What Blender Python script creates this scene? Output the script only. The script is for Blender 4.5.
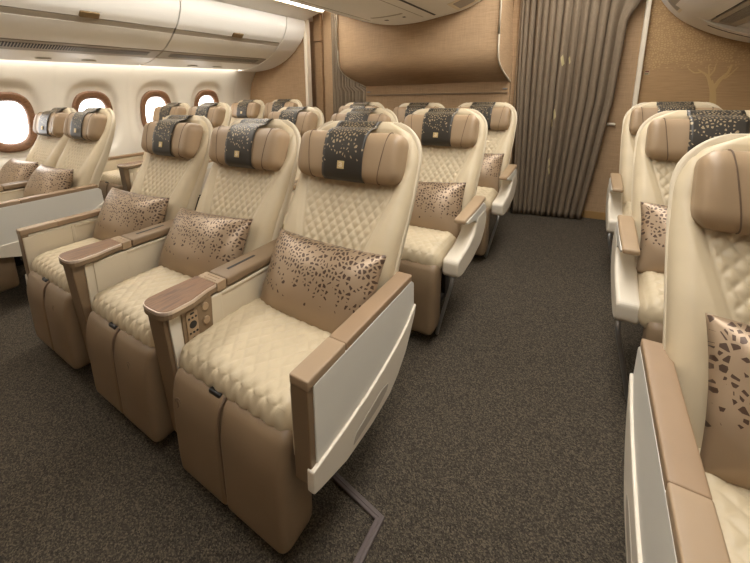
import bpy, bmesh, math, random
import numpy as np
from mathutils import Vector, Matrix
random.seed(7)
for o in list(bpy.data.objects): bpy.data.objects.remove(o)
S = bpy.context.scene
COL = S.collection
# ------------------------------------------------------------------ camera
pitch, yaw, roll = 0.214, 0.604, -0.027
FPX, PX, PY, CAMH = 373.2, 333.9, 173.3, 1.189
fw = Vector((-math.sin(yaw)*math.cos(pitch), math.cos(yaw)*math.cos(pitch), -math.sin(pitch)))
rt = Vector((math.cos(yaw), math.sin(yaw), 0)); up = rt.cross(fw)
R2 = rt*math.cos(roll) + up*math.sin(roll); U2 = -rt*math.sin(roll) + up*math.cos(roll)
cd = bpy.data.cameras.new('camera'); cam = bpy.data.objects.new('camera', cd); COL.objects.link(cam)
cam.matrix_world = Matrix(((R2.x, U2.x, -fw.x, 0), (R2.y, U2.y, -fw.y, 0), (R2.z, U2.z, -fw.z, CAMH), (0, 0, 0, 1)))
cd.sensor_fit = 'HORIZONTAL'; cd.sensor_width = 36.0; cd.lens = FPX/750*36.0
cd.shift_x = (375-PX)/750; cd.shift_y = -(281.5-PY)/750
cd.clip_start = 0.02; cd.clip_end = 60
S.camera = cam
# ------------------------------------------------------------------ world / light levels / exposure
W = bpy.data.worlds.new('world'); S.world = W; W.use_nodes = True
W.node_tree.nodes['Background'].inputs[0].default_value = (1, .93, .84, 1)
W.node_tree.nodes['Background'].inputs[1].default_value = 0.3
AISLE_L = 13.0      # left aisle ceiling strip
AISLE_R = 10.0      # right aisle ceiling strip
COVE = 13.0         # sidewall wash light
PANE = 6.0         # daylight in the windows
LAMP = (1.0, .97, .92)
S.view_settings.view_transform = 'Standard'; S.view_settings.look = 'None'
S.view_settings.exposure = -0.12; S.view_settings.gamma = 1.0; S.view_settings.use_curve_mapping = False
S.cycles.use_denoising = True
S.cycles.max_bounces = 10; S.cycles.diffuse_bounces = 6

# ------------------------------------------------------------------ materials
def lin(c):
    return tuple((v/255/12.92 if v/255 <= .04045 else ((v/255+.055)/1.055)**2.4) for v in c) + (1,)
class NT:
    def __init__(s, name, rough=.5, metal=0, spec=.5):
        s.m = bpy.data.materials.new(name); s.m.use_nodes = True; s.t = s.m.node_tree
        s.b = s.t.nodes['Principled BSDF']; s.b.inputs['Roughness'].default_value = rough
        s.b.inputs['Metallic'].default_value = metal; s.b.inputs['Specular IOR Level'].default_value = spec
    def n(s, kind, **kw):
        nd = s.t.nodes.new(kind)
        for k, v in kw.items():
            if k.startswith('i_'):
                key = k[2:]; key = int(key) if key.isdigit() else key
                if hasattr(v, 'is_linked') or isinstance(v, bpy.types.NodeSocket): s.t.links.new(v, nd.inputs[key])
                else: nd.inputs[key].default_value = v
            else: setattr(nd, k, v)
        return nd
    def l(s, a, b): s.t.links.new(a, b)
    def co(s, which='Object', scale=(1, 1, 1)):
        tc = s.n('ShaderNodeTexCoord'); mp = s.n('ShaderNodeMapping'); mp.inputs['Scale'].default_value = scale
        s.l(tc.outputs[which], mp.inputs[0]); return mp.outputs[0]
    def mix(s, fac, a, b):
        nd = s.n('ShaderNodeMix', data_type='RGBA')
        for key, v in ((0, fac), (6, a), (7, b)):
            if isinstance(v, bpy.types.NodeSocket): s.l(v, nd.inputs[key])
            else: nd.inputs[key].default_value = v
        return nd.outputs[2]
    def math(s, op, a, b=0.0, c=None):
        nd = s.n('ShaderNodeMath', operation=op)
        for key, v in ((0, a), (1, b), (2, c)):
            if v is None: continue
            if isinstance(v, bpy.types.NodeSocket): s.l(v, nd.inputs[key])
            else: nd.inputs[key].default_value = v
        return nd.outputs[0]
    def ramp(s, f, stops):
        r = s.n('ShaderNodeValToRGB'); e = r.color_ramp.elements
        while len(e) < len(stops): e.new(.5)
        for q, (p, c) in zip(e, stops): q.position = p; q.color = c
        s.l(f, r.inputs[0]); return r.outputs[0]
    def bump(s, h, strength=.2, dist=.002):
        b = s.n('ShaderNodeBump'); b.inputs['Strength'].default_value = strength; b.inputs['Distance'].default_value = dist
        s.l(h, b.inputs['Height']); s.l(b.outputs[0], s.b.inputs['Normal'])
    def color(s, v):
        if isinstance(v, bpy.types.NodeSocket): s.l(v, s.b.inputs['Base Color'])
        else: s.b.inputs['Base Color'].default_value = v
def leather(name, c, rough=.5, var=.08, bs=.12):
    t = NT(name, rough); co = t.co()
    n1 = t.n('ShaderNodeTexNoise', i_Scale=9.0, i_Detail=3.0, i_Vector=co)
    a = lin(c); d = tuple(x*(1-var*2) for x in a[:3]) + (1,)
    t.color(t.mix(n1.outputs[0], d, tuple(min(1, x*(1+var)) for x in a[:3]) + (1,)))
    v = t.n('ShaderNodeTexVoronoi', i_Scale=420.0, i_Vector=co); t.bump(v.outputs['Distance'], bs, .0006)
    return t.m
def plain(name, c, rough=.45, metal=0, var=.03, spec=.5):
    t = NT(name, rough, metal, spec); n1 = t.n('ShaderNodeTexNoise', i_Scale=6.0, i_Detail=2.0, i_Vector=t.co())
    a = lin(c); t.color(t.mix(n1.outputs[0], tuple(x*(1-var) for x in a[:3]) + (1,), a)); return t.m
def emis(name, c, s):
    t = NT(name); t.color((0.8, .8, .8, 1)); t.b.inputs['Emission Color'].default_value = tuple(c) + (1,)
    t.b.inputs['Emission Strength'].default_value = s; return t.m
def wood(name, c1, c2, axis_scale, rough=.35, nscale=14.0):
    t = NT(name, rough); co = t.co('Object', axis_scale)
    n = t.n('ShaderNodeTexNoise', i_Scale=nscale, i_Detail=6.0, i_Roughness=.62, i_Distortion=.5, i_Vector=co)
    t.color(t.ramp(n.outputs[0], [(.3, lin(c1)), (.52, lin(c2)), (.7, lin(c1))])); t.bump(n.outputs[0], .06, .001); return t.m
def textile(name, c1, c2, scale=(3, 3, 160)):
    t = NT(name, .75, 0, .25); co = t.co('Object', scale)
    n = t.n('ShaderNodeTexNoise', i_Scale=2.6, i_Detail=4.0, i_Roughness=.7, i_Vector=co)
    n2 = t.n('ShaderNodeTexNoise', i_Scale=1.2, i_Detail=2.0, i_Vector=t.co('Object', (220, 220, 8)))
    f = t.math('MULTIPLY_ADD', n2.outputs[0], .3, t.math('MULTIPLY', n.outputs[0], .8))
    t.color(t.ramp(f, [(.35, lin(c1)), (.72, lin(c2))])); t.bump(n.outputs[0], .1, .0008); return t.m
M = {}
M['cream'] = leather('cream_leather', (202, 185, 154), .48)
M['taupe'] = leather('taupe_leather', (134, 112, 86), .45)
M['head'] = leather('tan_headrest_leather', (162, 137, 107), .45)
M['capfront'] = leather('light_taupe_armrest_leather', (160, 136, 108), .5); M['caprear'] = leather('taupe_armrest_leather', (150, 124, 96), .5)
M['backshell'] = plain('cream_back_shell', (208, 194, 168), .45)
M['stitch'] = plain('dark_taupe_piping', (104, 83, 63), .6)
M['shell'] = plain('satin_grey_white_plastic', (220, 216, 205), .38)
M['rim'] = plain('cream_moulded_plastic', (216, 206, 188), .42)
M['inner'] = plain('cream_inner_panel', (208, 195, 170), .5)
M['taupe_plastic'] = plain('taupe_lacquer', (128, 106, 80), .4)
M['dark'] = plain('dark_underframe', (38, 34, 31), .6)
M['metal'] = plain('brushed_grey_metal', (150, 148, 145), .35, .8)
M['chrome'] = plain('pale_metal_edge', (226, 208, 190), .35, .5)
M['black'] = plain('black_button', (25, 23, 22), .35)
M['brass'] = plain('bronze_latch', (126, 104, 72), .35, .55)
M['gold'] = plain('pale_gold', (206, 182, 130), .4, .3)
M['wall'] = plain('ivory_sidewall', (226, 220, 208), .55)
M['bin'] = plain('ivory_bin_plastic', (236, 232, 224), .42)
M['band'] = plain('grey_beige_band', (170, 160, 144), .5)
M['vent'] = plain('dark_vent', (52, 48, 44), .6)
M['strip'] = plain('pale_trim_strip', (226, 214, 192), .4)
M['walnut'] = wood('walnut_veneer', (84, 57, 35), (130, 93, 60), (14, 1.6, 8), .42, 5.0)
M['ringwood'] = wood('reddish_window_wood', (90, 61, 42), (134, 97, 70), (3, 3, 9), .4, 9.0)
M['bulk'] = textile('tan_woven_laminate', (144, 117, 88), (186, 155, 120))
M['pane'] = emis('daylight_pane', (1, .99, .97), PANE)
M['lampL'] = emis('left_aisle_light', LAMP, AISLE_L)
M['lampR'] = emis('right_aisle_light', LAMP, AISLE_R)
M['cove'] = emis('cove_light', (1, .94, .84), COVE)
def carpet():
    t = NT('speckled_carpet', .95, 0, .1); co = t.co()
    v = t.n('ShaderNodeTexVoronoi', i_Scale=290.0, i_Vector=co); n = t.n('ShaderNodeTexNoise', i_Scale=60.0, i_Detail=3.0, i_Vector=co)
    sp = t.n('ShaderNodeSeparateColor', i_Color=v.outputs['Color'])
    c = t.ramp(sp.outputs[0], [(.0, lin((48, 44, 39))), (.5, lin((80, 72, 62))), (.8, lin((100, 91, 78))), (.95, lin((116, 106, 90)))])
    t.color(t.mix(t.math('MULTIPLY', n.outputs[0], .5), c, lin((68, 62, 53))))
    t.bump(v.outputs['Distance'], .8, .004); return t.m
M['carpet'] = carpet()
def fragments(name, ground, frag, sx, sy, v0, v1, p_top, metal=0, rough=.42, th0=.05, th1=.16):
    """irregular cut fragments, dense towards v1 of the UV map and thinning out to nothing at v0"""
    t = NT(name, rough, metal); tc = t.n('ShaderNodeTexCoord'); uv = tc.outputs['UV']
    mp = t.n('ShaderNodeMapping'); mp.inputs['Scale'].default_value = (sx, sy, 1); t.l(uv, mp.inputs[0])
    v = t.n('ShaderNodeTexVoronoi', feature='F1', voronoi_dimensions='2D', i_Scale=1.0, i_Vector=mp.outputs[0])
    e = t.n('ShaderNodeTexVoronoi', feature='DISTANCE_TO_EDGE', voronoi_dimensions='2D', i_Scale=1.0, i_Vector=mp.outputs[0])
    s = t.n('ShaderNodeSeparateXYZ', i_Vector=uv)
    mr = t.n('ShaderNodeMapRange'); t.l(s.outputs[1], mr.inputs[0])
    mr.inputs[1].default_value = v0; mr.inputs[2].default_value = v1; mr.inputs[3].default_value = 0; mr.inputs[4].default_value = 1
    g = mr.outputs[0]
    th = t.math('MULTIPLY_ADD', g, th0-th1, th1)
    sc = t.n('ShaderNodeSeparateColor', i_Color=v.outputs['Color'])
    inside = t.math('GREATER_THAN', e.outputs[0], th)
    keep = t.math('LESS_THAN', sc.outputs[0], t.math('MULTIPLY', t.math('POWER', g, .6), p_top))
    mask = t.math('MULTIPLY', inside, keep)
    nz = t.n('ShaderNodeTexNoise', i_Scale=7.0, i_Detail=2.0, i_Vector=t.co())
    gr = t.mix(nz.outputs[0], tuple(x*.88 for x in lin(ground)[:3]) + (1,), lin(ground))
    t.color(t.mix(mask, gr, lin(frag))); return t.m
M['pillow'] = fragments('satin_fragment_cushion_cloth', (164, 141, 115), (78, 58, 44), 34, 21, .28, .95, .90, .3, .38, .18, .28)
M['cover'] = fragments('charcoal_fragment_cover_cloth', (60, 55, 48), (164, 146, 116), 14, 32, .16, .42, .80, .25, .42, .24, .32)

# ------------------------------------------------------------------ mesh helpers
def me_from(verts, faces, uvs=None, smooth=True, weld=None):
    me = bpy.data.meshes.new('mesh'); me.from_pydata([tuple(v) for v in verts], [], faces)
    if uvs is not None:
        l = me.uv_layers.new(name='UVMap')
        for lp in me.loops: l.data[lp.index].uv = uvs[lp.vertex_index]
    bm = bmesh.new(); bm.from_mesh(me)
    if weld: bmesh.ops.remove_doubles(bm, verts=bm.verts, dist=weld)
    bmesh.ops.recalc_face_normals(bm, faces=bm.faces)
    for f in bm.faces: f.smooth = smooth
    bm.to_mesh(me); bm.free(); return me
def join(meshes):
    bm = bmesh.new()
    for m in meshes: bm.from_mesh(m)
    me = bpy.data.meshes.new('mesh'); bm.to_mesh(me); bm.free(); return me
def xform(me, mat):
    m2 = me.copy(); m2.transform(mat)
    if mat.determinant() < 0: m2.flip_normals()
    return m2
def soft_box(h, r, n, fn=None, uv=False):
    """rounded box of half sizes h, corner radius r, n = cells per axis, fn(p, normal) -> p"""
    hx, hy, hz = h; V = []; F = []
    def par(k, hh):
        # cluster rows into the rounded ends
        m = max(3, k); e = max(3, min(6, m//3)); rr = min(r, hh*.999)
        a = [-hh + rr*(1-math.cos(i/e*math.pi/2)) for i in range(e)]
        mid = [-hh+rr + (2*hh-2*rr)*i/m for i in range(m+1)]
        return a + mid + [-x for x in reversed(a)]
    P = [par(n[i], h[i]) for i in range(3)]
    for ax in range(3):
        b, c = [i for i in range(3) if i != ax]
        for sgn in (-1, 1):
            base = len(V); A, B = P[b], P[c]
            for u in A:
                for v in B:
                    p = [0, 0, 0]; p[ax] = sgn*h[ax]; p[b] = u; p[c] = v
                    q = [max(-(h[i]-min(r, h[i]*.999)), min(h[i]-min(r, h[i]*.999), p[i])) for i in range(3)]
                    d = Vector([p[i]-q[i] for i in range(3)]); L = d.length
                    nn = d/L; p2 = Vector(q) + nn*r if L > 1e-9 else Vector(p)
                    if fn: p2 = Vector(fn(p2, nn))
                    V.append(p2)
            w = len(B)
            for i in range(len(A)-1):
                for j in range(w-1):
                    F.append((base+i*w+j, base+(i+1)*w+j, base+(i+1)*w+j+1, base+i*w+j+1))
    return me_from(V, F, weld=1e-5)
def box(x0, x1, y0, y1, z0, z1, bev=.004, seg=2):
    bm = bmesh.new(); bmesh.ops.create_cube(bm, size=1)
    for v in bm.verts: v.co = Vector(((x0+x1)/2+v.co.x*(x1-x0), (y0+y1)/2+v.co.y*(y1-y0), (z0+z1)/2+v.co.z*(z1-z0)))
    if bev: bmesh.ops.bevel(bm, geom=list(bm.edges), offset=bev, segments=seg, profile=.5, affect='EDGES')
    me = bpy.data.meshes.new('mesh'); bm.to_mesh(me); bm.free(); return me
def prism(poly, axis, a, b, bev=.004, seg=2):
    """extrude a 2D outline; axis 'x': poly is (y,z), 'y': (x,z), 'z': (x,y)"""
    def pt(p, t): return {'x': (t, p[0], p[1]), 'y': (p[0], t, p[1]), 'z': (p[0], p[1], t)}[axis]
    bm = bmesh.new(); lo = [bm.verts.new(pt(p, a)) for p in poly]; hi = [bm.verts.new(pt(p, b)) for p in poly]; n = len(poly)
    bm.faces.new(lo); bm.faces.new(hi[::-1])
    for i in range(n): bm.faces.new((lo[i], hi[i], hi[(i+1) % n], lo[(i+1) % n]))
    bmesh.ops.recalc_face_normals(bm, faces=bm.faces)
    if bev:
        caps = [e for e in bm.edges if len({v in lo for v in e.verts}) == 1]
        bmesh.ops.bevel(bm, geom=caps, offset=bev, segments=seg, profile=.5, affect='EDGES')
    me = bpy.data.meshes.new('mesh'); bm.to_mesh(me); bm.free(); return me
def spline(pts, n):
    """Catmull-Rom through pts"""
    P = [Vector(p) for p in pts]; P = [P[0]*2-P[1]] + P + [P[-1]*2-P[-2]]; out = []
    for i in range(1, len(P)-2):
        for k in range(n):
            t = k/n; a, b, c, d = P[i-1], P[i], P[i+1], P[i+2]
            out.append(.5*((2*b)+(c-a)*t+(2*a-5*b+4*c-d)*t*t+(3*b-a-3*c+d)*t**3))
    out.append(P[-2].copy()); return out
def tube(path, rad, seg=8, closed=False):
    P = [Vector(p) for p in path]; V = []; F = []; n = len(P); ref = None
    for i, p in enumerate(P):
        a = P[(i-1) % n] if closed or i > 0 else p; b = P[(i+1) % n] if closed or i < n-1 else p
        t = (b-a).normalized()
        if ref is None: ref = t.orthogonal().normalized()
        ref = (ref - t*ref.dot(t)).normalized(); bi = t.cross(ref)
        for k in range(seg):
            w = 2*math.pi*k/seg; V.append(p+(ref*math.cos(w)+bi*math.sin(w))*rad)
    for i in range(n if closed else n-1):
        for k in range(seg):
            j = (i+1) % n; F.append((i*seg+k, j*seg+k, j*seg+(k+1) % seg, i*seg+(k+1) % seg))
    if not closed: F.append(tuple(range(seg))); F.append(tuple(range((n-1)*seg, n*seg)))
    return me_from(V, F)
def grid(nu, nv, fn, uv=True):
    V = [fn(i/(nu-1), j/(nv-1)) for j in range(nv) for i in range(nu)]
    F = [(j*nu+i, j*nu+i+1, (j+1)*nu+i+1, (j+1)*nu+i) for j in range(nv-1) for i in range(nu-1)]
    return me_from(V, F, [(i/(nu-1), j/(nv-1)) for j in range(nv) for i in range(nu)] if uv else None)
def obj(name, me, mat, parent=None, loc=None, rot=None):
    o = bpy.data.objects.new(name, me); COL.objects.link(o)
    if isinstance(mat, str): mat = M[mat]
    if not me.materials: me.materials.append(mat)
    if parent: o.parent = parent
    if loc: o.location = loc
    if rot: o.rotation_euler = rot
    return o
def empty(name, loc, label, cat, group=None):
    o = bpy.data.objects.new(name, None); COL.objects.link(o); o.location = loc; o.empty_display_size = .1
    return tag(o, label, cat, group)
def tag(o, label, cat, group=None):
    o['label'] = label; o['category'] = cat; o['kind'] = 'thing'
    if group: o['group'] = group
    return o
def struct(o, label, cat='structure'):
    o['kind'] = 'structure'; o['label'] = label; o['category'] = cat; return o

# ------------------------------------------------------------------ room shell
XW, XR, YB, YF, ZC = -3.92, 1.29, 3.68, -1.9, 2.16
struct(obj('floor', box(XW-.1, XR+.1, YF-.1, 4.7, -.06, 0, 0), 'carpet'), 'dark brown speckled carpet on the cabin floor', 'floor')
struct(obj('ceiling', box(XW-.1, XR+.1, YF-.1, 4.7, ZC, ZC+.06, 0), 'bin'), 'ivory cabin ceiling above the aisles', 'ceiling')
WY = (1.045, 1.685, 2.325, 2.985); WZ = 1.015; WHY, WHZ = .172, .238
WPROF = spline([(-3.80, 0, 0), (-3.90, .3, 0), (-3.93, .8, 0), (-3.925, 1.05, 0), (-3.88, 1.3, 0), (-3.76, 1.50, 0), (-3.66, 1.58, 0)], 8)
def wx(z):
    for a, b in zip(WPROF[:-1], WPROF[1:]):
        if a.y <= z <= b.y: return a.x+(b.x-a.x)*(z-a.y)/max(1e-6, b.y-a.y)
    return WPROF[-1].x
def wr(y, z, c):
    return (abs((y-c)/WHY)**2.7+abs((z-WZ)/WHZ)**2.7)**(1/2.7)
def build_wall():
    ys = np.arange(YF, YB+.001, .02); zs = np.linspace(0, 1.56, 79); V = []; F = []
    for y in ys:
        for z in zs:
            r = min(wr(y, z, c) for c in WY); d = 0
            if r < 1.5: t = min(1, max(0, (1.5-r)/.28)); d = .035*t*t*(3-2*t)
            seam = min(abs(y-s) for s in (.75, 1.365, 2.02, 3.40)); sd = .006 if seam < .008 else 0
            V.append((wx(z)-d-sd, y, z))
    nz = len(zs)
    for i in range(len(ys)-1):
        for j in range(nz-1):
            yc, zc = (ys[i]+ys[i+1])/2, (zs[j]+zs[j+1])/2
            if min(wr(yc, zc, c) for c in WY) < .80: continue
            F.append((i*nz+j, (i+1)*nz+j, (i+1)*nz+j+1, i*nz+j+1))
    o = obj('wall_left', me_from(V, F), 'wall'); md = o.modifiers.new('thickness', 'SOLIDIFY'); md.thickness = .012; md.offset = -1
    struct(o, 'ivory curved cabin sidewall with four windows', 'wall')
build_wall()
struct(obj('wall_right', box(XR, XR+.06, YF, 4.5, 0, ZC, 0), 'wall'), 'ivory cabin sidewall on the right', 'wall')
struct(obj('wall_front', box(XW, XR, YF-.06, YF, 0, ZC, 0), 'bulk'), 'tan bulkhead closing the front of the cabin', 'wall')
struct(obj('wall_outer', box(XW-.16, XW-.10, YF, 4.6, 0, ZC, 0), 'wall'), 'outer skin behind the window sidewall', 'wall')
def superell(c, sy, sz, n=72):
    out = []
    for k in range(n):
        a = 2*math.pi*k/n; ca, sa = math.cos(a), math.sin(a); e = 2/2.7
        out.append((c+sy*math.copysign(abs(ca)**e, ca), WZ+sz*math.copysign(abs(sa)**e, sa)))
    return out
WL = ['oval window with brown frame beside the nearest window seat, cut by the photo edge', 'oval window with brown frame half hidden behind the nearest window-side headrests',
      'oval window with brown frame partly hidden by the second row of seats', 'smallest oval window with brown frame, nearest the rear bulkhead']
for k, c in enumerate(WY):
    V = []; F = []; sect = [(.80, -.030), (.74, -.05), (.72, -.014), (.78, .004), (.95, .010), (1.02, .004), (1.05, -.034)]
    n = 72; ns = len(sect)
    for s, dx in sect:
        for (y, z) in superell(c, WHY*s, WHZ*s): V.append((wx(z)-.002+dx, y, z))
    for a in range(ns):
        b = (a+1) % ns
        for i in range(n): F.append((a*n+i, a*n+(i+1) % n, b*n+(i+1) % n, b*n+i))
    w = empty('window_%d' % (k+1), (XW, c, WZ-WHZ), WL[k], 'window'); w['kind'] = 'structure'
    inv = Matrix.Translation((-XW, -c, -(WZ-WHZ)))
    obj('window_frame', xform(me_from(V, F), inv), 'ringwood', w)
    P = superell(c, WHY*.77, WHZ*.77); V = [(wx(z)-.040, y, z) for y, z in P]+[(wx(z)-.046, y, z) for y, z in P]
    F = [tuple(range(n)), tuple(range(2*n-1, n-1, -1))]+[(i, (i+1) % n, n+(i+1) % n, n+i) for i in range(n)]
    obj('window_pane', xform(me_from(V, F, smooth=False), inv), 'pane', w)

# rear bulkheads
struct(obj('wall_back_left', box(-3.95, -2.88, YB, YB+.05, 0, ZC, 0), 'bulk'), 'tan woven-look bulkhead behind the window-side seats', 'wall')
struct(obj('trim_1', box(-2.905, -2.865, YB-.03, YB+.05, 0, 2.03, .006), 'strip'), 'pale vertical strip edging the left bulkhead', 'trim')
struct(obj('wall_galley', box(-3.95, .30, 4.42, 4.47, 0, ZC, 0), 'bulk'), 'brown wall seen through the left aisle opening', 'wall')
struct(obj('door_1', join([box(-2.86, -2.755, 3.80, 3.84, 0, 1.78, .004), box(-2.86, -2.755, 3.79, 3.84, 1.79, 2.1, .004)]), textile('brown_panel', (128, 102, 74), (158, 128, 96))), 'brown panel with transom in the left aisle opening', 'door')
struct(obj('wall_aisle_left', box(-2.75, -2.56, 3.84, 3.9, 0, ZC, 0), 'bulk'), 'tan jamb panel beside the left curtain', 'wall')
def bulkhead():
    # recessed lower panel, then the overhanging face rolled forward above the seats
    prof = [(3.70, 0), (3.70, 1.14), (3.685, 1.145), (3.685, 1.165), (3.70, 1.17), (3.70, 1.20), (3.685, 1.26), (3.62, 1.305), (3.50, 1.335), (3.40, 1.365), (3.325, 1.42), (3.30, 1.50), (3.30, ZC), (4.0, ZC), (4.0, 0)]
    low = [(-2.09, -.63)]
    a = prism([(3.70, 0), (3.70, 1.15), (3.70, 1.30), (4.0, 1.30), (4.0, 0)], 'x', -2.09, -.63, 0)
    cur = spline([(3.72, 1.235, 0), (3.62, 1.275, 0), (3.50, 1.315, 0), (3.40, 1.36, 0), (3.33, 1.42, 0), (3.30, 1.50, 0), (3.298, 1.62, 0)], 6)
    poly = [(p.x, p.y) for p in cur] + [(3.298, ZC), (4.0, ZC), (4.0, 1.235)]
    V = []; F = []; n = len(poly)
    def half(y, z, side):   # the ends of the overhang taper in towards the recess
        t = min(1, max(0, (z-1.235)/.2)); t = math.sin(t*math.pi/2)
        return (-2.09-.09*t) if side < 0 else (-.63-.035*t)
    for side in (-1, 1):
        for (y, z) in poly: V.append((half(y, z, side), y, z))
    F.append(tuple(range(n))); F.append(tuple(range(2*n-1, n-1, -1)))
    for i in range(n): F.append((i, (i+1) % n, n+(i+1) % n, n+i))
    b = me_from(V, F, smooth=False)
    for p in b.polygons:
        if abs(p.normal.x) < .5: p.use_smooth = True
    o = struct(obj('wall_back_center', b, 'bulk'), 'tan bulkhead with rounded overhang behind the middle seats', 'wall')
    obj('lower_panel', a, 'bulk', o)
    obj('ledge_strip', box(-2.08, -.64, 3.685, 3.702, 1.138, 1.152, .003), 'taupe_plastic', o)
    e = [(-.662, 3.292, ZC-.02), (-.662, 3.292, 1.60)]+[(half(p.x, p.y, 1)+.004, p.x-.004, p.y) for p in reversed(cur)]
    obj('edge_trim', tube(e, .007, 6), 'strip', o)
    e = [(-2.183, 3.292, ZC-.02), (-2.183, 3.292, 1.60)]+[(half(p.x, p.y, -1)-.002, p.x-.004, p.y) for p in reversed(cur)]
    obj('edge_trim', tube(e, .006, 6), 'strip', o)
    for x in (-2.055, -.665): obj('latch', box(x-.02, x+.02, 3.69, 3.702, 1.172, 1.186, .003), 'metal', o)
bulkhead()
struct(obj('wall_jamb', box(-.66, -.585, 3.80, 4.0, 0, ZC, .003), 'bulk'), 'narrow tan jamb between overhang and curtain', 'wall')
struct(obj('trim_2', box(-.605, -.592, 3.785, 3.80, 0, 2.1, .003), 'taupe_plastic'), 'thin brown edge strip beside the curtain', 'trim')
struct(obj('wall_aisle_right', box(-.10, .27, 4.0, 4.06, 0, ZC, 0), 'bulk'), 'tan panel between the curtain and the tree-pattern bulkhead', 'wall')
struct(obj('baseboard_back', box(-.10, .27, 3.985, 4.0, 0, .07, .003), plain('ochre_kick_strip', (160, 124, 76), .5)), 'ochre kick strip at the foot of the tan panel', 'baseboard')
struct(obj('trim_3', box(.268, .300, 3.955, 4.06, 0, 2.15, .006), 'strip'), 'pale vertical strip edging the tree-pattern bulkhead', 'trim')
def tree_wall():
    t = NT('gold_leaf_pattern_laminate', .7, 0, .3); co = t.co('Object', (1, 1, 1))
    n = t.n('ShaderNodeTexNoise', i_Scale=2.6, i_Detail=4.0, i_Roughness=.7, i_Vector=t.co('Object', (3, 3, 160)))
    ground = t.ramp(n.outputs[0], [(.3, lin((148, 118, 82))), (.75, lin((186, 150, 108)))])
    s = t.n('ShaderNodeSeparateXYZ', i_Vector=co); c2 = t.n('ShaderNodeCombineXYZ', i_0=s.outputs[0], i_1=s.outputs[2])
    mp = t.n('ShaderNodeMapping'); mp.inputs['Scale'].default_value = (58, 58, 1); t.l(c2.outputs[0], mp.inputs[0])
    v = t.n('ShaderNodeTexVoronoi', voronoi_dimensions='2D', feature='F1', i_Scale=1.0, i_Vector=mp.outputs[0])
    e = t.n('ShaderNodeTexVoronoi', voronoi_dimensions='2D', feature='DISTANCE_TO_EDGE', i_Scale=1.0, i_Vector=mp.outputs[0])
    sc = t.n('ShaderNodeSeparateColor', i_Color=v.outputs['Color'])
    zone = t.n('ShaderNodeMapRange'); t.l(s.outputs[2], zone.inputs[0]); zone.inputs[1].default_value = 1.27; zone.inputs[2].default_value = 1.36
    mask = t.math('MULTIPLY', t.math('GREATER_THAN', e.outputs[0], .2), t.math('LESS_THAN', sc.outputs[0], t.math('MULTIPLY', zone.outputs[0], .85)))
    t.color(t.mix(t.math('MULTIPLY', mask, .5), ground, lin((200, 170, 118))))
    o = struct(obj('wall_back_right', box(.30, XR, 4.0, 4.06, 0, ZC, 0), t.m), 'tan bulkhead with a gold leaf and tree pattern', 'wall')
    lay = [0]
    def br(pts, w0, w1):
        lay[0] += .0002
        P = spline([(a, b, 0) for a, b in pts], 6); V = []; m = len(P)
        for i, p in enumerate(P):
            d = (P[min(m-1, i+1)]-P[max(0, i-1)]).normalized(); q = Vector((-d.y, d.x, 0)); w = w0+(w1-w0)*i/(m-1)
            for yy in (3.9985-lay[0], 4.0):
                for sg in (-1, 1): V.append((p.x+q.x*w*sg, yy, p.y+q.y*w*sg))
        F = [(0, 1, 3, 2), (4*m-4, 4*m-3, 4*m-1, 4*m-2)]
        for i in range(m-1):
            a, b = 4*i, 4*i+4; F += [(a, a+1, b+1, b), (a+2, a+3, b+3, b+2), (a, a+2, b+2, b), (a+1, a+3, b+3, b+1)]
        return me_from(V, F, smooth=False)
    tr = join([br([(.75, .55), (.752, .95), (.742, 1.10), (.715, 1.20)], .024, .014), br([(.735, 1.12), (.71, 1.20), (.685, 1.245), (.635, 1.285)], .013, .004),
               br([(.735, 1.12), (.765, 1.20), (.80, 1.25), (.815, 1.31)], .014, .005), br([(.70, 1.22), (.70, 1.26), (.69, 1.31)], .007, .003), br([(.66, 1.265), (.62, 1.262), (.585, 1.29)], .006, .003),
               br([(.775, 1.215), (.80, 1.22), (.85, 1.29)], .006, .003), br([(.70, 1.225), (.725, 1.27), (.73, 1.31)], .006, .002)])
    obj('tree_motif', tr, plain('gold_print', (184, 152, 100), .6), o)
    s2 = obj('notice_sticker', box(.320, .352, 3.9965, 4.0, 1.258, 1.292, .0005), plain('sticker_white', (170, 150, 116), .6), o)
    obj('red_mark', box(.324, .348, 3.995, 3.9968, 1.280, 1.290, 0), plain('sticker_red', (120, 60, 50), .6), o)
    obj('green_mark', box(.323, .344, 3.995, 3.9968, 1.263, 1.270, 0), plain('sticker_green', (90, 100, 70), .6), o)
tree_wall()
h = empty('wall_handle', (.12, 4.0, .86), 'small pale bar handle on the tan panel right of the curtain', 'handle')
obj('bar', xform(soft_box((.055, .014, .011), .010, (6, 3, 3)), Matrix.Translation((0, -.022, 0))), 'strip', h)
obj('bracket', box(-.012, .012, -.012, .001, -.008, .008, .002), 'metal', h)

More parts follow.
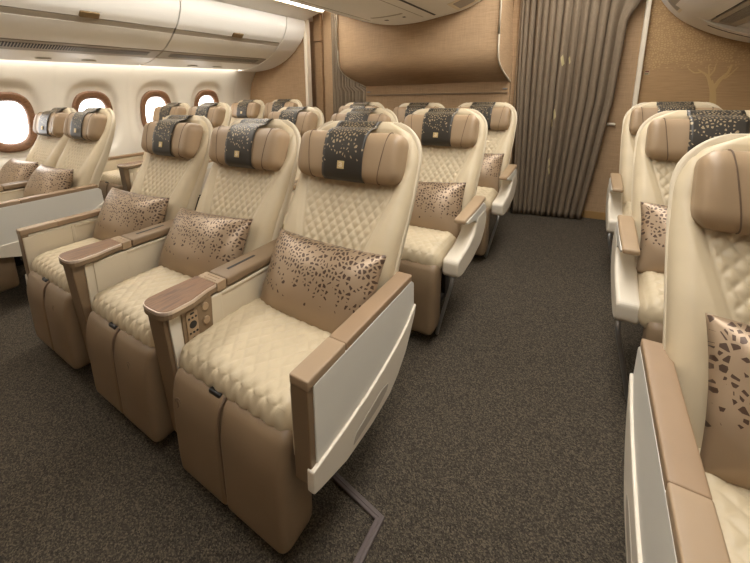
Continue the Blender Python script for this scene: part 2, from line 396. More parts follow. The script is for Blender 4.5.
# curtains
def curtain_mat(name, pts):
    t = NT(name, .8, 0, .2); co = t.co('Object', (1, 1, 1)); n = t.n('ShaderNodeTexNoise', i_Scale=1.0, i_Detail=4.0, i_Vector=t.co('Object', (300, 300, 40)))
    c = t.mix(n.outputs[0], lin((104, 90, 74)), lin((138, 122, 102)))
    s = t.n('ShaderNodeSeparateXYZ', i_Vector=co)
    for (x, z, a, b) in pts:
        dx = t.math('DIVIDE', t.math('SUBTRACT', s.outputs[0], x), a); dz = t.math('DIVIDE', t.math('SUBTRACT', s.outputs[2], z), b)
        d = t.math('ADD', t.math('ABSOLUTE', dx), t.math('ABSOLUTE', t.math('ADD', dz, t.math('MULTIPLY', dx, .5))))
        c = t.mix(t.math('LESS_THAN', d, 1.0), c, lin((176, 162, 122)))
    t.color(c); t.bump(n.outputs[0], .15, .001); return t.m
def curtain(xl, xr, y, z0, z1, folds, amp, name, label, mat, flare=None, seed=1):
    rnd = random.Random(seed); ph = [rnd.uniform(-.5, .5) for _ in range(40)]
    def f(u, v):
        z = z0+(z1-z0)*v
        a = xl(z); b = xr(z); w = u*folds; k = int(w); wob = .22*ph[k % 40]*math.sin(math.pi*(w-k))
        s = (u**1.3 if flare else u)
        A = amp*(.75+.5*ph[(k*3+1) % 40])*(1-.25*v)
        fl = .07*s**16*min(1, max(0, (z-1.67)/.14))**1.5 if flare else 0
        return (a+(b-a)*s+fl+.006*math.sin(2*math.pi*(w+.25)), y(u, z)+A*math.sin(2*math.pi*(w+wob)+.25*math.sin(v*1.5+k)), z)
    o = obj(name, grid(int(folds*16), 40, f), mat); md = o.modifiers.new('thickness', 'SOLIDIFY'); md.thickness = .003
    return tag(o, label, 'curtain')
def lerp(z, pts):
    for (z0, x0), (z1, x1) in zip(pts[:-1], pts[1:]):
        if z <= z1: return x0+(x1-x0)*(z-z0)/(z1-z0)
    return pts[-1][1]
curtain(lambda z: lerp(z, [(0, -.54), (1.2, -.59), (2.1, -.605)]), lambda z: lerp(z, [(0, .0), (.4, .05), (1.07, .128), (1.55, .150), (2.1, .17)]),
        lambda u, z: 3.80+.10*u, .008, 2.11, 14, .034, 'curtain', 'floor-length taupe curtain with pale leaf motifs across the right aisle',
        curtain_mat('taupe_curtain_cloth', [(-.25, 1.40, .016, .05), (-.20, 1.40, .009, .035), (-.27, .95, .014, .05), (-.285, .87, .008, .04), (-.275, .52, .008, .045), (-.27, .44, .008, .04)]), flare=True)
curtain(lambda z: -2.60, lambda z: -2.02 if z < 1.22 else -2.13, lambda u, z: 3.78-.03*u, .008, 2.11, 11, .025, 'curtain', 'gathered taupe curtain hanging beside the left aisle opening',
        curtain_mat('taupe_curtain_cloth_plain', []), seed=4)
tag(obj('galley_fill_light', box(-2.85, -2.42, 4.08, 4.36, 2.13, 2.158, .003), 'lampL'), 'unseen fill light added in the galley to brighten the left aisle opening', 'ceiling light')  # added lamp, out of view, lifts the dark left aisle opening
struct(obj('trim_4', box(-2.87, .30, 3.86, 3.90, 2.115, 2.16, .003), 'strip'), 'pale curtain rail under the ceiling', 'trim')

# ------------------------------------------------------------------ overhead bins
def strip_profile(pts, y0, y1, th, cx=0):
    """solid slab following an (x,z) polyline, thickened away from the cabin"""
    P = [Vector((x, z)) for x, z in pts]; n = len(P); off = []
    for i in range(n):
        d = (P[min(n-1, i+1)]-P[max(0, i-1)]).normalized(); off.append(P[i]+Vector((d.y, -d.x))*th)
    return off, P
def slab(pts, y0, y1, th, sgn=1, bev=.0025):
    off, P = strip_profile(pts, y0, y1, th)
    if sgn < 0: off, _ = strip_profile(pts, y0, y1, -th)
    poly = [(p.x, p.y) for p in P]+[(p.x, p.y) for p in reversed(off)]
    me = prism(poly, 'y', y0, y1, bev)
    return me
def prof(pts, n=6): return [(p.x, p.y) for p in spline([(a, b, 0) for a, b in pts], n)]
SIDE = {'door': prof([(-2.872, 2.012), (-2.885, 1.90), (-2.935, 1.80), (-2.982, 1.749)]), 'band': [(-2.988, 1.744), (-3.026, 1.712)],
        'lower_panel': prof([(-3.022, 1.713), (-3.075, 1.668), (-3.14, 1.622), (-3.203, 1.590)]), 'vent_panel': [(-3.214, 1.583), (-3.34, 1.536)],
        'service_panel': prof([(-3.345, 1.534), (-3.45, 1.508), (-3.62, 1.487)])}
BACK = [(-2.90, 2.02), (-2.915, 1.90), (-2.965, 1.81), (-3.06, 1.73), (-3.22, 1.62), (-3.36, 1.555), (-3.62, 1.51), (-3.64, 2.02)]
def mir(me): return xform(me, Matrix.Translation((-2.62, 0, 0)) @ Matrix.Scale(-1, 4, (1, 0, 0)))
def side_bin(y0, y1, label, right=False, latch=None, off=0):
    g = .006; fx = mir if right else (lambda m: m)
    t = empty('overhead_bin', (0, 0, 0), label, 'overhead bin', 'overhead bins')
    A = lambda n, me, m: obj(n, fx(me), m, t)
    A('bin_body', prism(BACK, 'y', y0, y1, 0), 'vent')
    A('door', slab(SIDE['door'], y0+g, y1-g, .02), 'bin'); A('door_band', slab(SIDE['band'], y0+g, y1-g, .012), 'band')
    A('lower_panel', slab(SIDE['lower_panel'], y0+g, y1-g, .02), 'bin')
    vp = A('vent_panel', slab(SIDE['vent_panel'], y0+g, y1-g, .012), 'band')
    # grille: dark slot with cross fins
    V = [(-3.245, 1.5705), (-3.300, 1.5500)]
    gr = slab([(-3.240, 1.5695), (-3.298, 1.5475)], y0+.1, y1-.1, .006)
    A('vent_grille', gr, 'vent')
    fins = []
    y = y0+.10
    while y < y1-.10:
        fins.append(prism([(-3.240, 1.5680), (-3.298, 1.5460), (-3.298, 1.5500), (-3.240, 1.5720)], 'y', y, y+.006, 0)); y += .018
    A('vent_fins', join(fins), 'band')
    sp = A('service_panel', slab(SIDE['service_panel'], y0+g, y1-g, .015), 'bin')
    ym = (y0+y1)/2
    for k in (-1, 1):
        A('reading_light', xform(soft_box((.03, .05, .004), .004, (3, 4, 2)), Matrix.Translation((-3.50, ym+k*.16, 1.4985)) @ Matrix.Rotation(.16, 4, 'Y')), 'shell')
    if latch: A('latch', xform(soft_box((.012, .065, .024), .008, (3, 6, 4)), Matrix.Translation((-2.966, latch, 1.764)) @ Matrix.Rotation(.75, 4, 'Y')), 'brass')
    return t
side_bin(.71, 2.02, 'curved ivory overhead bin above the nearest window seats', latch=1.345)
tb = side_bin(2.02, 3.33, 'curved ivory overhead bin above the rear window seats', latch=2.69)
full = SIDE['door'][:-1]+[(-2.985, 1.747)]+prof([(-3.028, 1.709), (-3.075, 1.668), (-3.206, 1.586), (-3.383, 1.521), (-3.55, 1.49), (-3.72, 1.478)])
endp = prism(full+[(-3.74, 2.012)], 'y', 3.335, 3.66, .004)
obj('end_fairing', endp, 'bin', tb)
struct(obj('trim_5', prism([(-2.868, 2.018), (-2.62, 2.085), (-2.62, 2.16), (-2.95, 2.16), (-2.95, 2.018)], 'y', YF, 3.66, 0), 'bin'), 'ivory ceiling panel above the left overhead bins', 'trim')
struct(obj('trim_6', box(-2.635, -2.615, YF, 3.67, 2.065, 2.16, .002), 'strip'), 'pale edge of the left aisle light', 'trim')
rb = side_bin(2.05, 3.62, 'ivory overhead bin over the right seats, cut by the photo edge', right=True, latch=2.8)
rf = [(-2.915, 2.0), (-2.965, 1.83), (-3.065, 1.69), (-3.19, 1.59), (-3.35, 1.505), (-3.52, 1.445), (-3.7, 1.41), (-3.8, 1.405)]
obj('end_fairing', mir(prism(prof(rf)+[(-3.8, 2.0)], 'y', 3.62, 3.96, .004)), 'bin', rb)
CB = [(-2.36, 2.14), (-2.26, 2.0), (-2.09, 1.925), (-1.87, 1.835), (-1.60, 1.772), (-1.36, 1.762), (-1.15, 1.782), (-.95, 1.812), (-.80, 1.868), (-.68, 1.94), (-.55, 2.06), (-.50, 2.14)]
cb = empty('overhead_bin', (0, 0, 0), 'rounded ivory overhead bin hanging above the middle seats', 'overhead bin', 'overhead bins')
cp = prof(CB, 5)
obj('bin_body', prism(cp, 'y', .9, 3.285, .004), 'bin', cb)
def on_cb(x):
    for (a, b), (c, d) in zip(cp[:-1], cp[1:]):
        if a <= x <= c: return b+(d-b)*(x-a)/(c-a)
    return 1.8
def cb_strip(x0, x1, y0, y1, lift=.003, mat='vent', name='seam'):
    xs = np.linspace(x0, x1, 6); poly = [(x, on_cb(x)-lift) for x in xs]+[(x, on_cb(x)+.004) for x in reversed(xs)]
    return obj(name, prism(poly, 'y', y0, y1, 0), mat, cb)
cb_strip(-1.145, -1.128, 1.2, 3.16, .002, 'vent', 'seam'); cb_strip(-1.225, -1.219, 1.2, 3.12, .001, 'band', 'seam')
cb_strip(-1.66, -1.645, 1.2, 3.0, .0015, 'band', 'seam')
cb_strip(-1.55, -1.28, 2.82, 2.85, .002, 'band', 'service_groove'); cb_strip(-1.50, -1.47, 2.97, 3.0, .002, 'vent', 'speaker_dot'); cb_strip(-1.33, -1.31, 2.95, 2.98, .002, 'vent', 'speaker_dot')
cb_strip(-.97, -.79, 2.95, 3.22, .004, 'strip', 'light_bezel'); cb_strip(-.94, -.83, 2.99, 3.18, .006, 'metal', 'light_lens')
# right bin underside details
def rb_strip(x0, x1, y0, y1, lift, mat, name):
    pr = [(-2.62-a, b) for a, b in prof(rf)]
    def zz(x):
        for (a, b), (c, d) in zip(pr[:-1], pr[1:]):
            if a <= x <= c: return b+(d-b)*(x-a)/(c-a)
        return pr[-1][1]
    xs = np.linspace(x0, x1, 6); obj(name, prism([(x, zz(x)-lift) for x in xs]+[(x, zz(x)+.004) for x in reversed(xs)], 'y', y0, y1, 0), mat, rb)
rb_strip(.36, .45, 3.64, 3.80, .003, 'strip', 'light_bezel'); rb_strip(.375, .435, 3.66, 3.78, .005, 'metal', 'light_lens')
rb_strip(.60, .86, 3.70, 3.715, .002, 'vent', 'panel_seam')

# ceiling and cove lights
tag(obj('aisle_light', box(-2.610, -2.40, -.3, 3.60, 2.070, 2.10, .003), 'lampL'), 'long glowing ceiling light above the left aisle', 'ceiling light')
tag(obj('aisle_light', box(-.38, .12, -.3, 3.60, 2.125, 2.155, .003), 'lampR'), 'long ceiling light above the right aisle, beyond the top edge', 'ceiling light')
tag(obj('cove_light', box(-3.745, -3.66, YF+.1, 3.33, 1.500, 1.515, .002), 'cove'), 'thin glowing light line along the top of the window wall', 'cove light')

# ------------------------------------------------------------------ seats
Y0, PIT = .495, 1.016
def quilt(a, b, amp):
    da = abs(a-math.floor(a)-.5)*2; db = abs(b-math.floor(b)-.5)*2   # 1 on the stitch lines, 0 mid-diamond
    return amp*math.sqrt(max(0, 1-max(da, db)**2.2))*(1-.25*(da*da+db*db)*.5)
CACHE = {}
def cached(key, fn):
    if key not in CACHE: CACHE[key] = fn()
    return CACHE[key]
# footrest: two padded halves with a seam down the middle
def m_footrest():
    h = (.222, .062, .175)
    def fn(p, n):
        d = 0
        s = abs(p.x)
        if s < .009: d = -.010*(1-(s/.009)**2)
        puff = .006*max(0, 1-((s-.109)/.11)**2)*max(0, 1-(p.z/.163)**2)
        y = p.y; 
        if n.y < -.3: y -= puff
        q = Vector((p.x, y, p.z))+n*d
        # the top rolls back
        t = max(0, (p.z-.06)/.108); q.y += .025*t*t
        b = max(0, (-p.z-.11)/.058); q.x *= 1-.03*b*b
        return q
    return xform(soft_box(h, .026, (90, 6, 14), fn), Matrix.Translation((.010, .056, .230)))
# cushion with quilted top that rolls over the front edge
def m_cushion():
    h = (.236, .25, .06)
    def fn(p, n):
        q = Vector(p)
        edge = max(0, 1-(p.x/.236)**4)
        w = min(1, max(0, (.212-abs(p.x))/.01))*max(0, min(1, n.z+max(0, -n.y)))
        s = (p.y - max(0, 0))  # arc length over the nose
        arc = p.y if n.y > -.05 else -.25+.06 - (p.z*-1+.06)*.9 if False else p.y - (.06-p.z)
        a = p.x/.046+arc/.06; b = p.x/.046-arc/.06
        q += n*quilt(a, b, .0065)*w*min(1, max(0, (p.z+.035)/.03))
        if n.z > .1: q.z += .012*edge*(1-((p.y)/.27)**2)
        seam = abs(abs(p.x)-.214)
        if seam < .006 and n.z > .2: q.z -= .004*(1-seam/.006)
        if p.z > -.02: q.z += -.02*max(0, (p.y)/.25)
        return q
    return xform(soft_box(h, .050, (104, 84, 5), fn), Matrix.Translation((0, .285, .398)))
SP = spline([(.425, .40, 0), (.475, .53, 0), (.55, .68, 0), (.615, .78, 0), (.68, .88, 0), (.728, .97, 0), (.754, 1.03, 0), (.766, 1.054, 0), (.783, 1.070, 0)], 20)
BK = spline([(.58, .38, 0), (.62, .50, 0), (.68, .64, 0), (.73, .745, 0), (.78, .88, 0), (.808, .98, 0), (.820, 1.03, 0), (.818, 1.054, 0), (.808, 1.071, 0)], 20)
def hw(z):
    b = .242+.014*min(1, max(0, (z-.5)/.35))
    if z > .93: t = min(1, (z-.93)/.142); b -= .120*(1-math.sqrt(max(0, 1-t*t)))
    return b
def back_section(i, nu):
    """front half of the ring at spine station i"""
    p, q = SP[i], BK[i]; W = hw(p.y); out = []
    tan = (SP[min(len(SP)-1, i+1)]-SP[max(0, i-1)]).normalized(); nrm = Vector((-tan.y, tan.x, 0))  # towards the sitter
    fade = min(1, i/10)*min(1, max(0, (.95-p.y)/.03))
    qw = .10+.112*min(1, max(0, (p.y-.56)/.36))   # quilted field widens upward
    arc = sum((SP[k+1]-SP[k]).length for k in range(i))
    for k in range(nu+1):
        u = -1+2*k/nu; x = u*W; ax = abs(x)
        r = .045; e = max(0, (ax-(W-r))/r); round_ = r*(1-math.sqrt(max(0, 1-min(1, e)**2)))
        dep = -.024*max(0, 1-(ax/(qw+.03))**4)*min(1, max(0, (1.05-p.y)/.12)) if ax < qw+.03 else 0
        inside = min(1, max(0, (qw-ax)/.008))
        a = x/.037+arc/.05; b = x/.037-arc/.05
        dep += (quilt(a, b, .011)-.005)*inside*fade
        sm = abs(ax-qw-.004)
        if sm < .006: dep -= .004*(1-sm/.006)
        dep -= round_
        v = Vector((p.x, p.y, 0))+nrm*dep
        out.append(Vector((x, v.x, v.y)))
    return out
def m_back():
    nu = 132; V = []; F = []; n = len(SP)
    for i in range(n):
        s = back_section(i, nu); m = Vector((0, (SP[i].x+BK[i].x)/2, (SP[i].y+BK[i].y)/2)); W = hw(SP[i].y)
        s = [Vector((-W, m.y, m.z))]+s+[Vector((W, m.y, m.z))]; V += s
    w = nu+3
    for i in range(n-1):
        for k in range(w-1): F.append((i*w+k, i*w+k+1, (i+1)*w+k+1, (i+1)*w+k))
    top = len(V)   # close over the top and behind
    for k in range(w): V.append(V[(n-1)*w+k]+Vector((0, .012, .004)))
    for k in range(w-1): F.append(((n-1)*w+k, (n-1)*w+k+1, top+k+1, top+k))
    F.append(tuple(range(w-1, -1, -1)))
    me = me_from(V, F); return me
def m_shell():
    V = []; F = []; n = len(BK); nu = 30
    for i in range(n):
        W = hw(SP[i].y)+.003; f = Vector((SP[i].x, SP[i].y)); b = Vector((BK[i].x, BK[i].y)); m = (f*.62+b*.38)
        ring = [Vector((-W+.008, m.x, m.y))]
        for k in range(nu+1):
            a = math.pi*k/nu; c = math.cos(a); s = math.sin(a); e = .32
            x = -W*math.copysign(abs(c)**e, c); t = s**.7
            v = m+(b-m)*t; ring.append(Vector((x, v.x, v.y)))
        ring.append(Vector((W-.008, m.x, m.y))); V += ring
    w = nu+3
    for i in range(n-1):
        for k in range(w-1): F.append((i*w+k, i*w+k+1, (i+1)*w+k+1, (i+1)*w+k))
        F.append((i*w+w-1, i*w, (i+1)*w, (i+1)*w+w-1))
    F.append(tuple(range(w))); F.append(tuple(range((n-1)*w+w-1, (n-1)*w-1, -1)))
    return me_from(V, F)
HT = -.30
HM = Matrix.Translation((-.003, .712, .944)) @ Matrix.Rotation(HT, 4, 'X')
def m_head():
    h = (.220, .058, .094)
    def fn(p, n):
        q = Vector(p); s = abs(p.x)
        d = 0
        q.y -= .016*max(0, (s-.14)/.085)**1.6 if n.y < .6 else 0       # wings bend towards the sitter
        q.z *= 1-.06*max(0, (s-.15)/.09)**2
        q.y -= .010*max(0, 1-(p.z/.097)**2) if n.y < -.2 else 0
        return q
    return xform(soft_box(h, .040, (60, 6, 12), fn), HM)
def m_head_seam():
    out = []
    for sg in (-1, 1):
        pts = []
        for a in range(0, 19):
            w = math.pi*(.03+.94*a/18); c, sn = -math.cos(w), math.sin(w)       # c: bottom -> top, sn: towards the sitter
            z = .0945*math.copysign(abs(c)**.45, c); y = -.0585*sn**.38
            x = .158+.014*(z/.097); q = Vector((sg*x, y, z))
            q.y -= .016*max(0, (x-.14)/.085)**1.6 + .010*max(0, 1-(z/.097)**2)*(1 if sn > .3 else 0)
            q.z *= 1-.06*max(0, (x-.15)/.09)**2
            pts.append(q)
        out.append(tube(pts, .0017, 6))
    return [xform(q, HM) for q in out]
def m_cover():
    path = [(-.028, -.095), (-.054, -.080), (-.064, -.04), (-.068, 0), (-.065, .04), (-.054, .080), (-.030, .101), (-.002, .112), (.010, .130), (.026, .1425), (.050, .1440), (.078, .132), (.098, .10), (.108, .06)]
    P = spline([(a, b, 0) for a, b in path], 5); n = len(P)
    def f(u, v):
        t = v*(n-1); i = min(n-2, int(t)); p = P[i].lerp(P[i+1], t-i)
        return HM @ Vector(((u-.5)*.178*(1-.02*math.sin(v*9)), p.x-.0050, p.y))
    return grid(14, 50, f)
def m_emblem():
    a = box(-.0145, .0145, -.0015, .0015, -.0145, .0145, .0008); ms = []
    for pts in ([(-.006, .006), (0, .009), (.005, .004), (-.002, .001)], [(-.007, -.003), (-.002, -.007), (.006, -.006), (.007, .0)], [(-.004, -.001), (.001, -.003), (.004, .001)]):
        ms.append(tube(spline([(x, -.002, z) for x, z in pts], 5), .0011, 5))
    T = HM @ Matrix.Translation((0, -.0750, -.040)) @ Matrix.Rotation(.10, 4, 'X')
    return xform(a, T), xform(join(ms), T)
# armrest assemblies, built with the outer side at +x
def yz_round(poly, r=.02, n=4):
    out = []; m = len(poly)
    for i in range(m):
        a, b, c = Vector(poly[i-1]), Vector(poly[i]), Vector(poly[(i+1) % m])
        d1, d2 = (a-b), (c-b); q = min(r, d1.length*.45, d2.length*.45); p0, p1 = b+d1.normalized()*q, b+d2.normalized()*q
        for k in range(n+1):
            t = k/n; out.append(tuple(p0*(1-t)**2+b*2*t*(1-t)+p1*t*t))
    return out
RIM = [(.024, .351), (.16, .353), (.28, .362), (.38, .378), (.47, .398), (.54, .422), (.60, .458)]
def box_arm():
    P = {}
    outline = yz_round([(.045, .30), (.045, .557), (.585, .557), (.604, .545), (.606, .455), (.53, .35), (.41, .27), (.16, .262)], .02)
    P['armrest'] = (prism(outline, 'x', -.026, .018, .003), 'inner')
    P['side_panel'] = (prism(yz_round([(.046, .354), (.046, .566), (.585, .566), (.606, .55), (.610, .462), (.54, .426), (.47, .402), (.38, .382), (.28, .366), (.16, .357)], .008), 'x', .018, .0235, .002), 'shell')
    rim = [(a, b+.004) for a, b in RIM]+[(.614, .47), (.606, .44), (.57, .385), (.53, .335), (.47, .29), (.41, .262), (.30, .250), (.16, .255), (.05, .285), (.022, .295)]
    P['lower_rim'] = (prism(yz_round(rim, .006), 'x', .010, .030, .0035, 3), 'rim')
    P['handle_recess'] = (prism(yz_round([(.19, .272), (.21, .30), (.36, .322), (.40, .312), (.39, .295), (.34, .28)], .008), 'x', .028, .031, .0012), 'band')
    P['front_post'] = (prism(yz_round([(.028, .30), (.026, .575), (.055, .575), (.055, .30)], .006), 'x', -.029, .020, .003), 'taupe_plastic')
    P['cap'] = (xform(soft_box((.0265, .0765, .013), .0045, (4, 8, 3)), Matrix.Translation((-.0035, .1015, .575))), 'capfront')
    P['rear_cap'] = (xform(soft_box((.0262, .206, .013), .0045, (4, 14, 3)), Matrix.Translation((-.0035, .3840, .5745))), 'caprear')
    P['recess_frame'] = (join([box(-.034, -.026, .23, .245, .36, .55, .003), box(-.034, -.026, .245, .60, .535, .55, .003), box(-.034, -.026, .03, .23, .36, .55, .003)]), 'inner')
    return P
def console_arm():
    P = {}
    P['armrest'] = (prism(yz_round([(.055, .12), (.055, .55), (.62, .55), (.62, .30), (.40, .20)], .01), 'x', -.042, .042, .003), 'inner')
    P['front_post'] = (prism(yz_round([(.042, .10), (.012, .566), (.060, .566), (.078, .10)], .008), 'x', -.046, .036, .004), 'taupe_plastic')
    P['post_strip'] = (prism([(.05, .14), (.026, .56), (.062, .56), (.078, .14)], 'x', .036, .045, .002), 'rim')
    tab = []
    for k in range(13):   # rounded walnut leaf
        a = math.pi+math.pi*k/12; c, s = math.cos(a), math.sin(a)
        tab.append((.066*math.copysign(abs(c)**.55, c), .045+.045*math.copysign(abs(s)**.8, s)))
    tab += [(.066, .10), (.050, .160), (.046, .20), (-.060, .20), (-.066, .10)]
    P['table_top'] = (prism([(x*.955, y if y > .1 else .045+(y-.045)*.93) for x, y in tab], 'z', .580, .5895, .0015), 'walnut')
    P['table_edge'] = (prism(tab, 'z', .576, .588, .002), 'chrome')
    P['table_base'] = (prism([(x*.97, y) for x, y in tab], 'z', .560, .577, .002), 'taupe_plastic')
    P['hinge_plate'] = (join([box(-.055, .047, .202, .240, .556, .589, .003), box(-.03, .03, .211, .213, .5885, .5905, 0), box(-.03, .03, .226, .228, .5885, .5905, 0)]), 'head')
    P['cap'] = (xform(soft_box((.050, .19, .016), .008, (6, 14, 3)), Matrix.Translation((-.002, .434, .573))), 'taupe')
    P['cap_slot'] = (box(-.012, .000, .29, .42, .5885, .5898, .0005), 'vent')
    P['control_panel'] = (prism(yz_round([(.070, .34), (.066, .560), (.178, .562), (.172, .44), (.12, .36)], .008), 'x', .040, .047, .002), 'taupe_plastic')
    P['remote_control'] = (prism(yz_round([(.080, .40), (.078, .545), (.118, .545), (.118, .415)], .01), 'x', .046, .051, .002), 'head')
    def disc(y, z, r): return prism([(y+r*math.cos(a*math.pi/6), z+r*math.sin(a*math.pi/6)) for a in range(12)], 'x', .050, .053, .0005)
    P['remote_buttons'] = (join([disc(.099, .500, .0125)]+[disc(.087+.012*k, .523, .0035) for k in range(3)]+[disc(.087+.012*k, .474, .0035) for k in range(3)]+[disc(.099, .452+.0*k, .006) for k in range(1)]+[box(.05, .053, .095, .103, .43, .446, .001), box(.05, .053, .092, .106, .535, .540, .001)]), 'black')
    for z, kn in ((.536, 'upper_knob'), (.488, 'lower_knob')): P[kn] = (prism([(.148+.012*math.cos(a*math.pi/8), z+.013*math.sin(a*math.pi/8)) for a in range(16)], 'x', .046, .053, .002), 'head')
    P['storage_recess'] = (join([box(.040, .046, .085, .218, .33, .55, .003), box(.040, .046, .218, .60, .538, .55, .003)]), 'inner')
    P['latch_plate'] = (join([box(-.026, .018, .028, .034, .40, .44, .002), box(-.02, .012, .024, .030, .417, .420, .001), box(-.026, .018, .037, .043, .22, .26, .002), box(-.02, .012, .033, .039, .237, .240, .001)]), 'taupe')
    return P
def slim_arm():
    P = {}
    o = yz_round([(.04, .345), (.04, .425), (.22, .442), (.32, .475), (.37, .545), (.54, .545), (.575, .49), (.55, .42), (.47, .365), (.30, .332), (.12, .325)], .025, 5)
    P['armrest'] = (prism(o, 'x', -.038, .036, .012, 4), 'rim')
    P['side_panel'] = (prism(yz_round([(.16, .578), (.50, .588), (.555, .555), (.545, .50), (.38, .50), (.32, .538), (.18, .560)], .015), 'x', -.024, .034, .004), 'shell')
    P['cap'] = (xform(soft_box((.030, .195, .011), .009, (5, 14, 3), lambda p, n: Vector((p.x*(1-.12*max(0, -p.y/.2)), p.y, p.z+.012*(p.y/.2)))), Matrix.Translation((.003, .345, .589))), 'head')
    return P
def console_plain():
    P = console_arm()
    for k in ('control_panel', 'remote_control', 'remote_buttons', 'upper_knob', 'lower_knob', 'post_strip'): P.pop(k)
    return P
ARMS = {'console_plain': console_plain, 'box': box_arm, 'console': console_arm, 'slim': slim_arm}
def add_arm(seat, kind, x, flip):
    def make():
        P = ARMS[kind](); mt = Matrix.Scale(-1, 4, (1, 0, 0)) if flip else Matrix.Identity(4)
        return {k: (xform(m, mt) if flip else m, c) for k, (m, c) in P.items()}
    P = cached(('arm', kind, flip), make)
    a = obj('armrest', P['armrest'][0], P['armrest'][1], seat, (x+(0 if flip else .012)*(kind == 'slim'), .035*(kind == 'slim'), 0))
    for k, (m, c) in P.items():
        if k != 'armrest': obj(k, m, c, a)
def leg_mesh(s, z0=0):
    return join([box(s*.12-.02, s*.12+.02, .24, .30, z0, .36, .006), box(s*.12-.02, s*.12+.02, .46, .54, z0, .36, .006), box(s*.12-.018, s*.12+.018, .22, .58, z0, z0+.035, .006)])
def seat(row, cx, label, left, right, group, cover=True, lift=0, logo=.12):
    t = empty('airline_seat', (cx, Y0+PIT*row, lift), label, 'seat', group)
    fr = obj('footrest', cached('foot', m_footrest), 'taupe', t)
    obj('release_handle', cached('rel', lambda: xform(soft_box((.024, .009, .008), .006, (6, 3, 3)), Matrix.Translation((-.03, .030, .397)))), 'black', fr)
    obj('seam_piping', cached('pipe', lambda: tube(spline([(.010, .050, .404), (.010, .020, .392), (.010, .003, .365), (.010, -.001, .30), (.010, -.002, .2), (.010, .000, .11), (.010, .012, .08), (.010, .03, .07)], 6), .0032, 6)), 'stitch', fr)
    obj('footrest_logo', cached(('flogo', logo), lambda: join([tube([(logo+.015*math.cos(a*math.pi/8), -.005, .315+.021*math.sin(a*math.pi/8)) for a in range(16)], .0016, 5, True), tube(spline([(logo-.005, -.005, .303), (logo+.003, -.006, .315), (logo-.003, -.005, .329)], 4), .0035, 5)])), 'stitch', fr)
    obj('seat_cushion', cached('cush', m_cushion), 'cream', t)
    obj('backrest', cached('back', m_back), 'cream', t)
    obj('back_shell', cached('shell', m_shell), 'backshell', t)
    hd = obj('headrest', cached('head', m_head), 'head', t)
    for q in cached('hseam', m_head_seam): obj('headrest_seam', q, 'stitch', hd)
    if cover:
        c = obj('headrest_cover', cached('cover', m_cover), 'cover', hd)
        if not c.modifiers: md = c.modifiers.new('thickness', 'SOLIDIFY'); md.thickness = .002; md.offset = 1
        pl, gl = cached('emb', m_emblem)
        obj('emblem', pl, 'gold', hd); obj('emblem_glyph', gl, 'strip', hd)
    obj('underseat_light_block', cached('frame', lambda: box(-.20, .20, .17, .58, .30, .352, .01)), 'dark', t)  # solid dark box for the understructure, put in to block light
    for s in (-1, 1): obj('leg', cached(('leg', s, lift), lambda: leg_mesh(s, -lift)), 'dark', t)
    if left: add_arm(t, left, -.265, True)
    if right: add_arm(t, right, .298 if 'console' in right else .265+(.012 if right == 'box' else 0), False)
    if right == 'slim' or left == 'slim':
        s = 1 if right == 'slim' else -1
        obj('strut', cached(('strut', s), lambda: tube(spline([(s*.285, .10, .345), (s*.283, .08, .30), (s*.26, .085, .20), (s*.225, .09, .04), (s*.215, .12, .010)], 5), .008, 8)), 'metal', t)
    return t
XS = (-1.905, -1.302, -.742); XL = (-3.52, -2.935); XRT = .442; LIFT = .05
ROWN = ['nearest row', 'second row', 'rear row']; COLN = ['left seat', 'middle seat', 'aisle seat on the right']
LAB = {
 ('S', 0, 0): 'cream quilted seat, left of the three in the nearest middle block, beside the left aisle',
 ('S', 0, 1): 'cream quilted seat in the middle of the three nearest seats, between two walnut tables',
 ('S', 0, 2): 'largest whole seat, cream quilted, grey side panel beside the right aisle in front',
 ('S', 1, 0): 'cream seat in the second middle row, at its left end',
 ('S', 1, 1): 'cream seat at the centre of the second middle row',
 ('S', 1, 2): 'cream seat at the aisle end of the second middle row, cushion on it',
 ('S', 2, 0): 'cream seat in the rear middle row, left end, only headrest showing',
 ('S', 2, 1): 'cream seat at the centre of the rear middle row under the overhang',
 ('S', 2, 2): 'cream seat at the aisle end of the rear middle row, next to the curtain',
 ('L', 0, 0): 'cream window seat beside the nearest windows, headrest in front of the sidewall',
 ('L', 0, 1): 'cream seat across the left aisle from the nearest three, its plain side panel facing them',
 ('L', 1, 0): 'cream window seat of the second left row, headrest against a window',
 ('L', 1, 1): 'cream aisle seat of the second left row, right of the window seat',
 ('L', 2, 0): 'cream window seat of the rear left row with sunlit headrest by the bulkhead',
 ('L', 2, 1): 'cream aisle seat of the rear left row before the tan bulkhead',
 ('R', 0, 0): 'large cream seat cut by the right photo edge, plain headrest without cover',
 ('R', 1, 0): 'cream seat in the second row on the right side of the aisle',
 ('R', 2, 0): 'cream seat in the rear row on the right, before the tree-pattern bulkhead'}
for row in range(3):
    for c in range(3):
        first = 'box' if row == 0 else 'slim'
        seat(row, XS[c], LAB['S', row, c], first if c == 0 else None, ('console_plain' if c == 0 else 'console') if c < 2 else first, 'middle block seats', lift=.01 if c == 0 else 0, logo=-.165 if c == 2 else .12)
    seat(row, XL[0], LAB['L', row, 0], 'box', 'console_plain', 'left window-side seats', lift=LIFT)
    seat(row, XL[1], LAB['L', row, 1], None, 'box' if row == 0 else 'slim', 'left window-side seats', lift=LIFT)
    seat(row, XRT, LAB['R', row, 0], 'box' if row == 0 else 'slim', 'console', 'right side seats', cover=row > 0, lift=-.006)

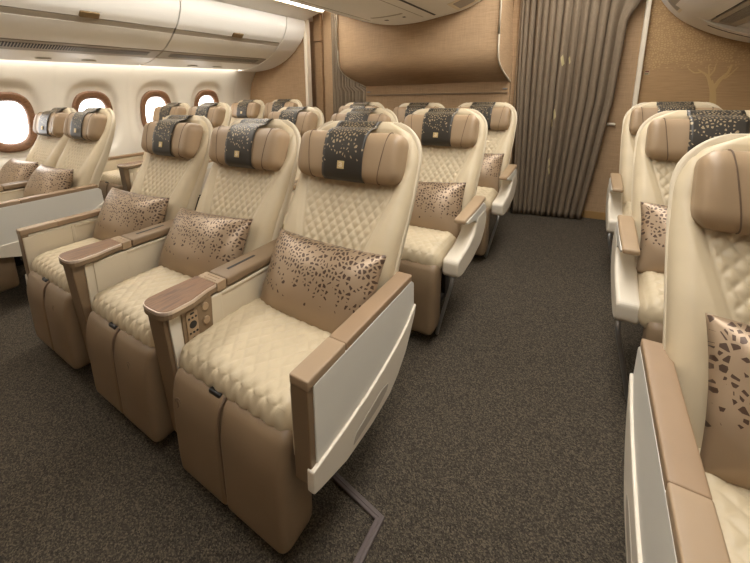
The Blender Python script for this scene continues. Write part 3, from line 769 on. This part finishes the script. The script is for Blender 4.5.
# ------------------------------------------------------------------ scatter cushions
def m_pillow(seed=0):
    rnd = random.Random(seed); w, h, t = .234, .154, .082; nu, nv = 44, 34; V = []; F = []; UV = []
    ph = [rnd.uniform(0, 6.28) for _ in range(6)]
    for side in (-1, 1):
        for j in range(nv+1):
            for i in range(nu+1):
                u = -1+2*i/nu; v = -1+2*j/nv
                th = t*(max(0, 1-abs(u)**2.6)**.62)*(max(0, 1-abs(v)**2.6)**.62)
                px = w*u*(1-.055*(1-abs(u))*0-.045*(1-v*v)*abs(u)**3); pz = h*v*(1-.06*(1-u*u)*abs(v)**3)
                wr_ = .0035*math.sin(9*u+3*v+ph[0])*max(0, abs(u)-.5)+.003*math.sin(7*v-5*u+ph[1])*max(0, abs(u)-.45)+.002*math.sin(4*u+ph[2])*math.sin(3*v+ph[3])
                V.append((px, side*(th+wr_*(th/t)**.5)+.010*abs(u)**2*0, pz)); UV.append(((u+1)/2, (v+1)/2))
    w1 = nu+1; N = w1*(nv+1)
    for s in (0, 1):
        for j in range(nv):
            for i in range(nu):
                a = s*N+j*w1+i; q = (a, a+1, a+w1+1, a+w1); F.append(q if s == 0 else q[::-1])
    me = bpy.data.meshes.new('mesh'); me.from_pydata(V, [], F); l = me.uv_layers.new(name='UVMap')
    for lp in me.loops: l.data[lp.index].uv = UV[lp.vertex_index]
    bm = bmesh.new(); bm.from_mesh(me); bmesh.ops.remove_doubles(bm, verts=bm.verts, dist=1e-5); bmesh.ops.recalc_face_normals(bm, faces=bm.faces)
    for f in bm.faces: f.smooth = True
    bm.to_mesh(me); bm.free(); return me
def pillow(row, cx, dx, dy, z, tilt, rz, roll_, label, seed):
    me = cached(('pillow', seed % 3), lambda: m_pillow(seed % 3))
    o = obj('scatter_cushion', me, 'pillow')
    o.location = (cx+dx, Y0+PIT*row+dy, z); o.rotation_mode = 'ZYX'
    o.matrix_world = Matrix.Translation(o.location) @ Matrix.Rotation(rz, 4, 'Z') @ Matrix.Rotation(tilt, 4, 'X') @ Matrix.Rotation(roll_, 4, 'Y')
    return tag(o, label, 'cushion', 'scatter cushions')
T = -.50
pillow(0, XS[0], -.005, .41, 0.570, T, .13, .03, 'fragment-patterned cushion on the left one of the three nearest middle seats', 0)
pillow(0, XS[1], -.03, .42, 0.553, T-.08, .03, -.035, 'fragment-patterned cushion between the two walnut tables, on the centre seat', 1)
pillow(0, XS[2], .021, .425, 0.548, T, -.05, -.01, 'largest whole fragment-patterned cushion, on the nearest aisle seat', 2)
pillow(1, XS[2], .006, .39, 0.553, T+.1, .015, -.05, 'fragment-patterned cushion on the second seat along the right aisle', 0)
pillow(2, XS[2], .0, .40, .565, T+.1, .03, 0, 'fragment-patterned cushion on the rear seat beside the curtain', 1)
pillow(0, XL[0], .0, .41, .565+LIFT, T, .05, 0, 'pale-lit fragment-patterned cushion on the nearest window seat', 1)
pillow(0, XL[1], .0, .41, .565+LIFT, T, .05, 0, 'fragment-patterned cushion across the left aisle, right of the window seat one', 2)
pillow(0, XRT, .028, .44, .585, T+.08, -.02, -.017, 'fragment-patterned cushion cut by the right photo edge', 0)
pillow(1, XRT, .0, .405, .57, T-.1, 0, 0, 'fragment-patterned cushion mostly hidden behind the large right seat', 2)

# cable cover on the carpet
cc = obj('cable_cover', join([prism([(-.56, .780), (-.372, .748), (-.372, .10), (-.394, .10), (-.394, .728), (-.56, .757)], 'z', 0, .010, .003),
     prism([(-.56, .770), (-.381, .739), (-.381, .10), (-.385, .10), (-.385, .736), (-.56, .766)], 'z', .009, .012, .001)]), plain('mauve_grey_rubber', (92, 80, 76), .6))
tag(cc, 'angled grey-brown cable cover strip on the carpet beside the nearest aisle seat', 'cable cover')
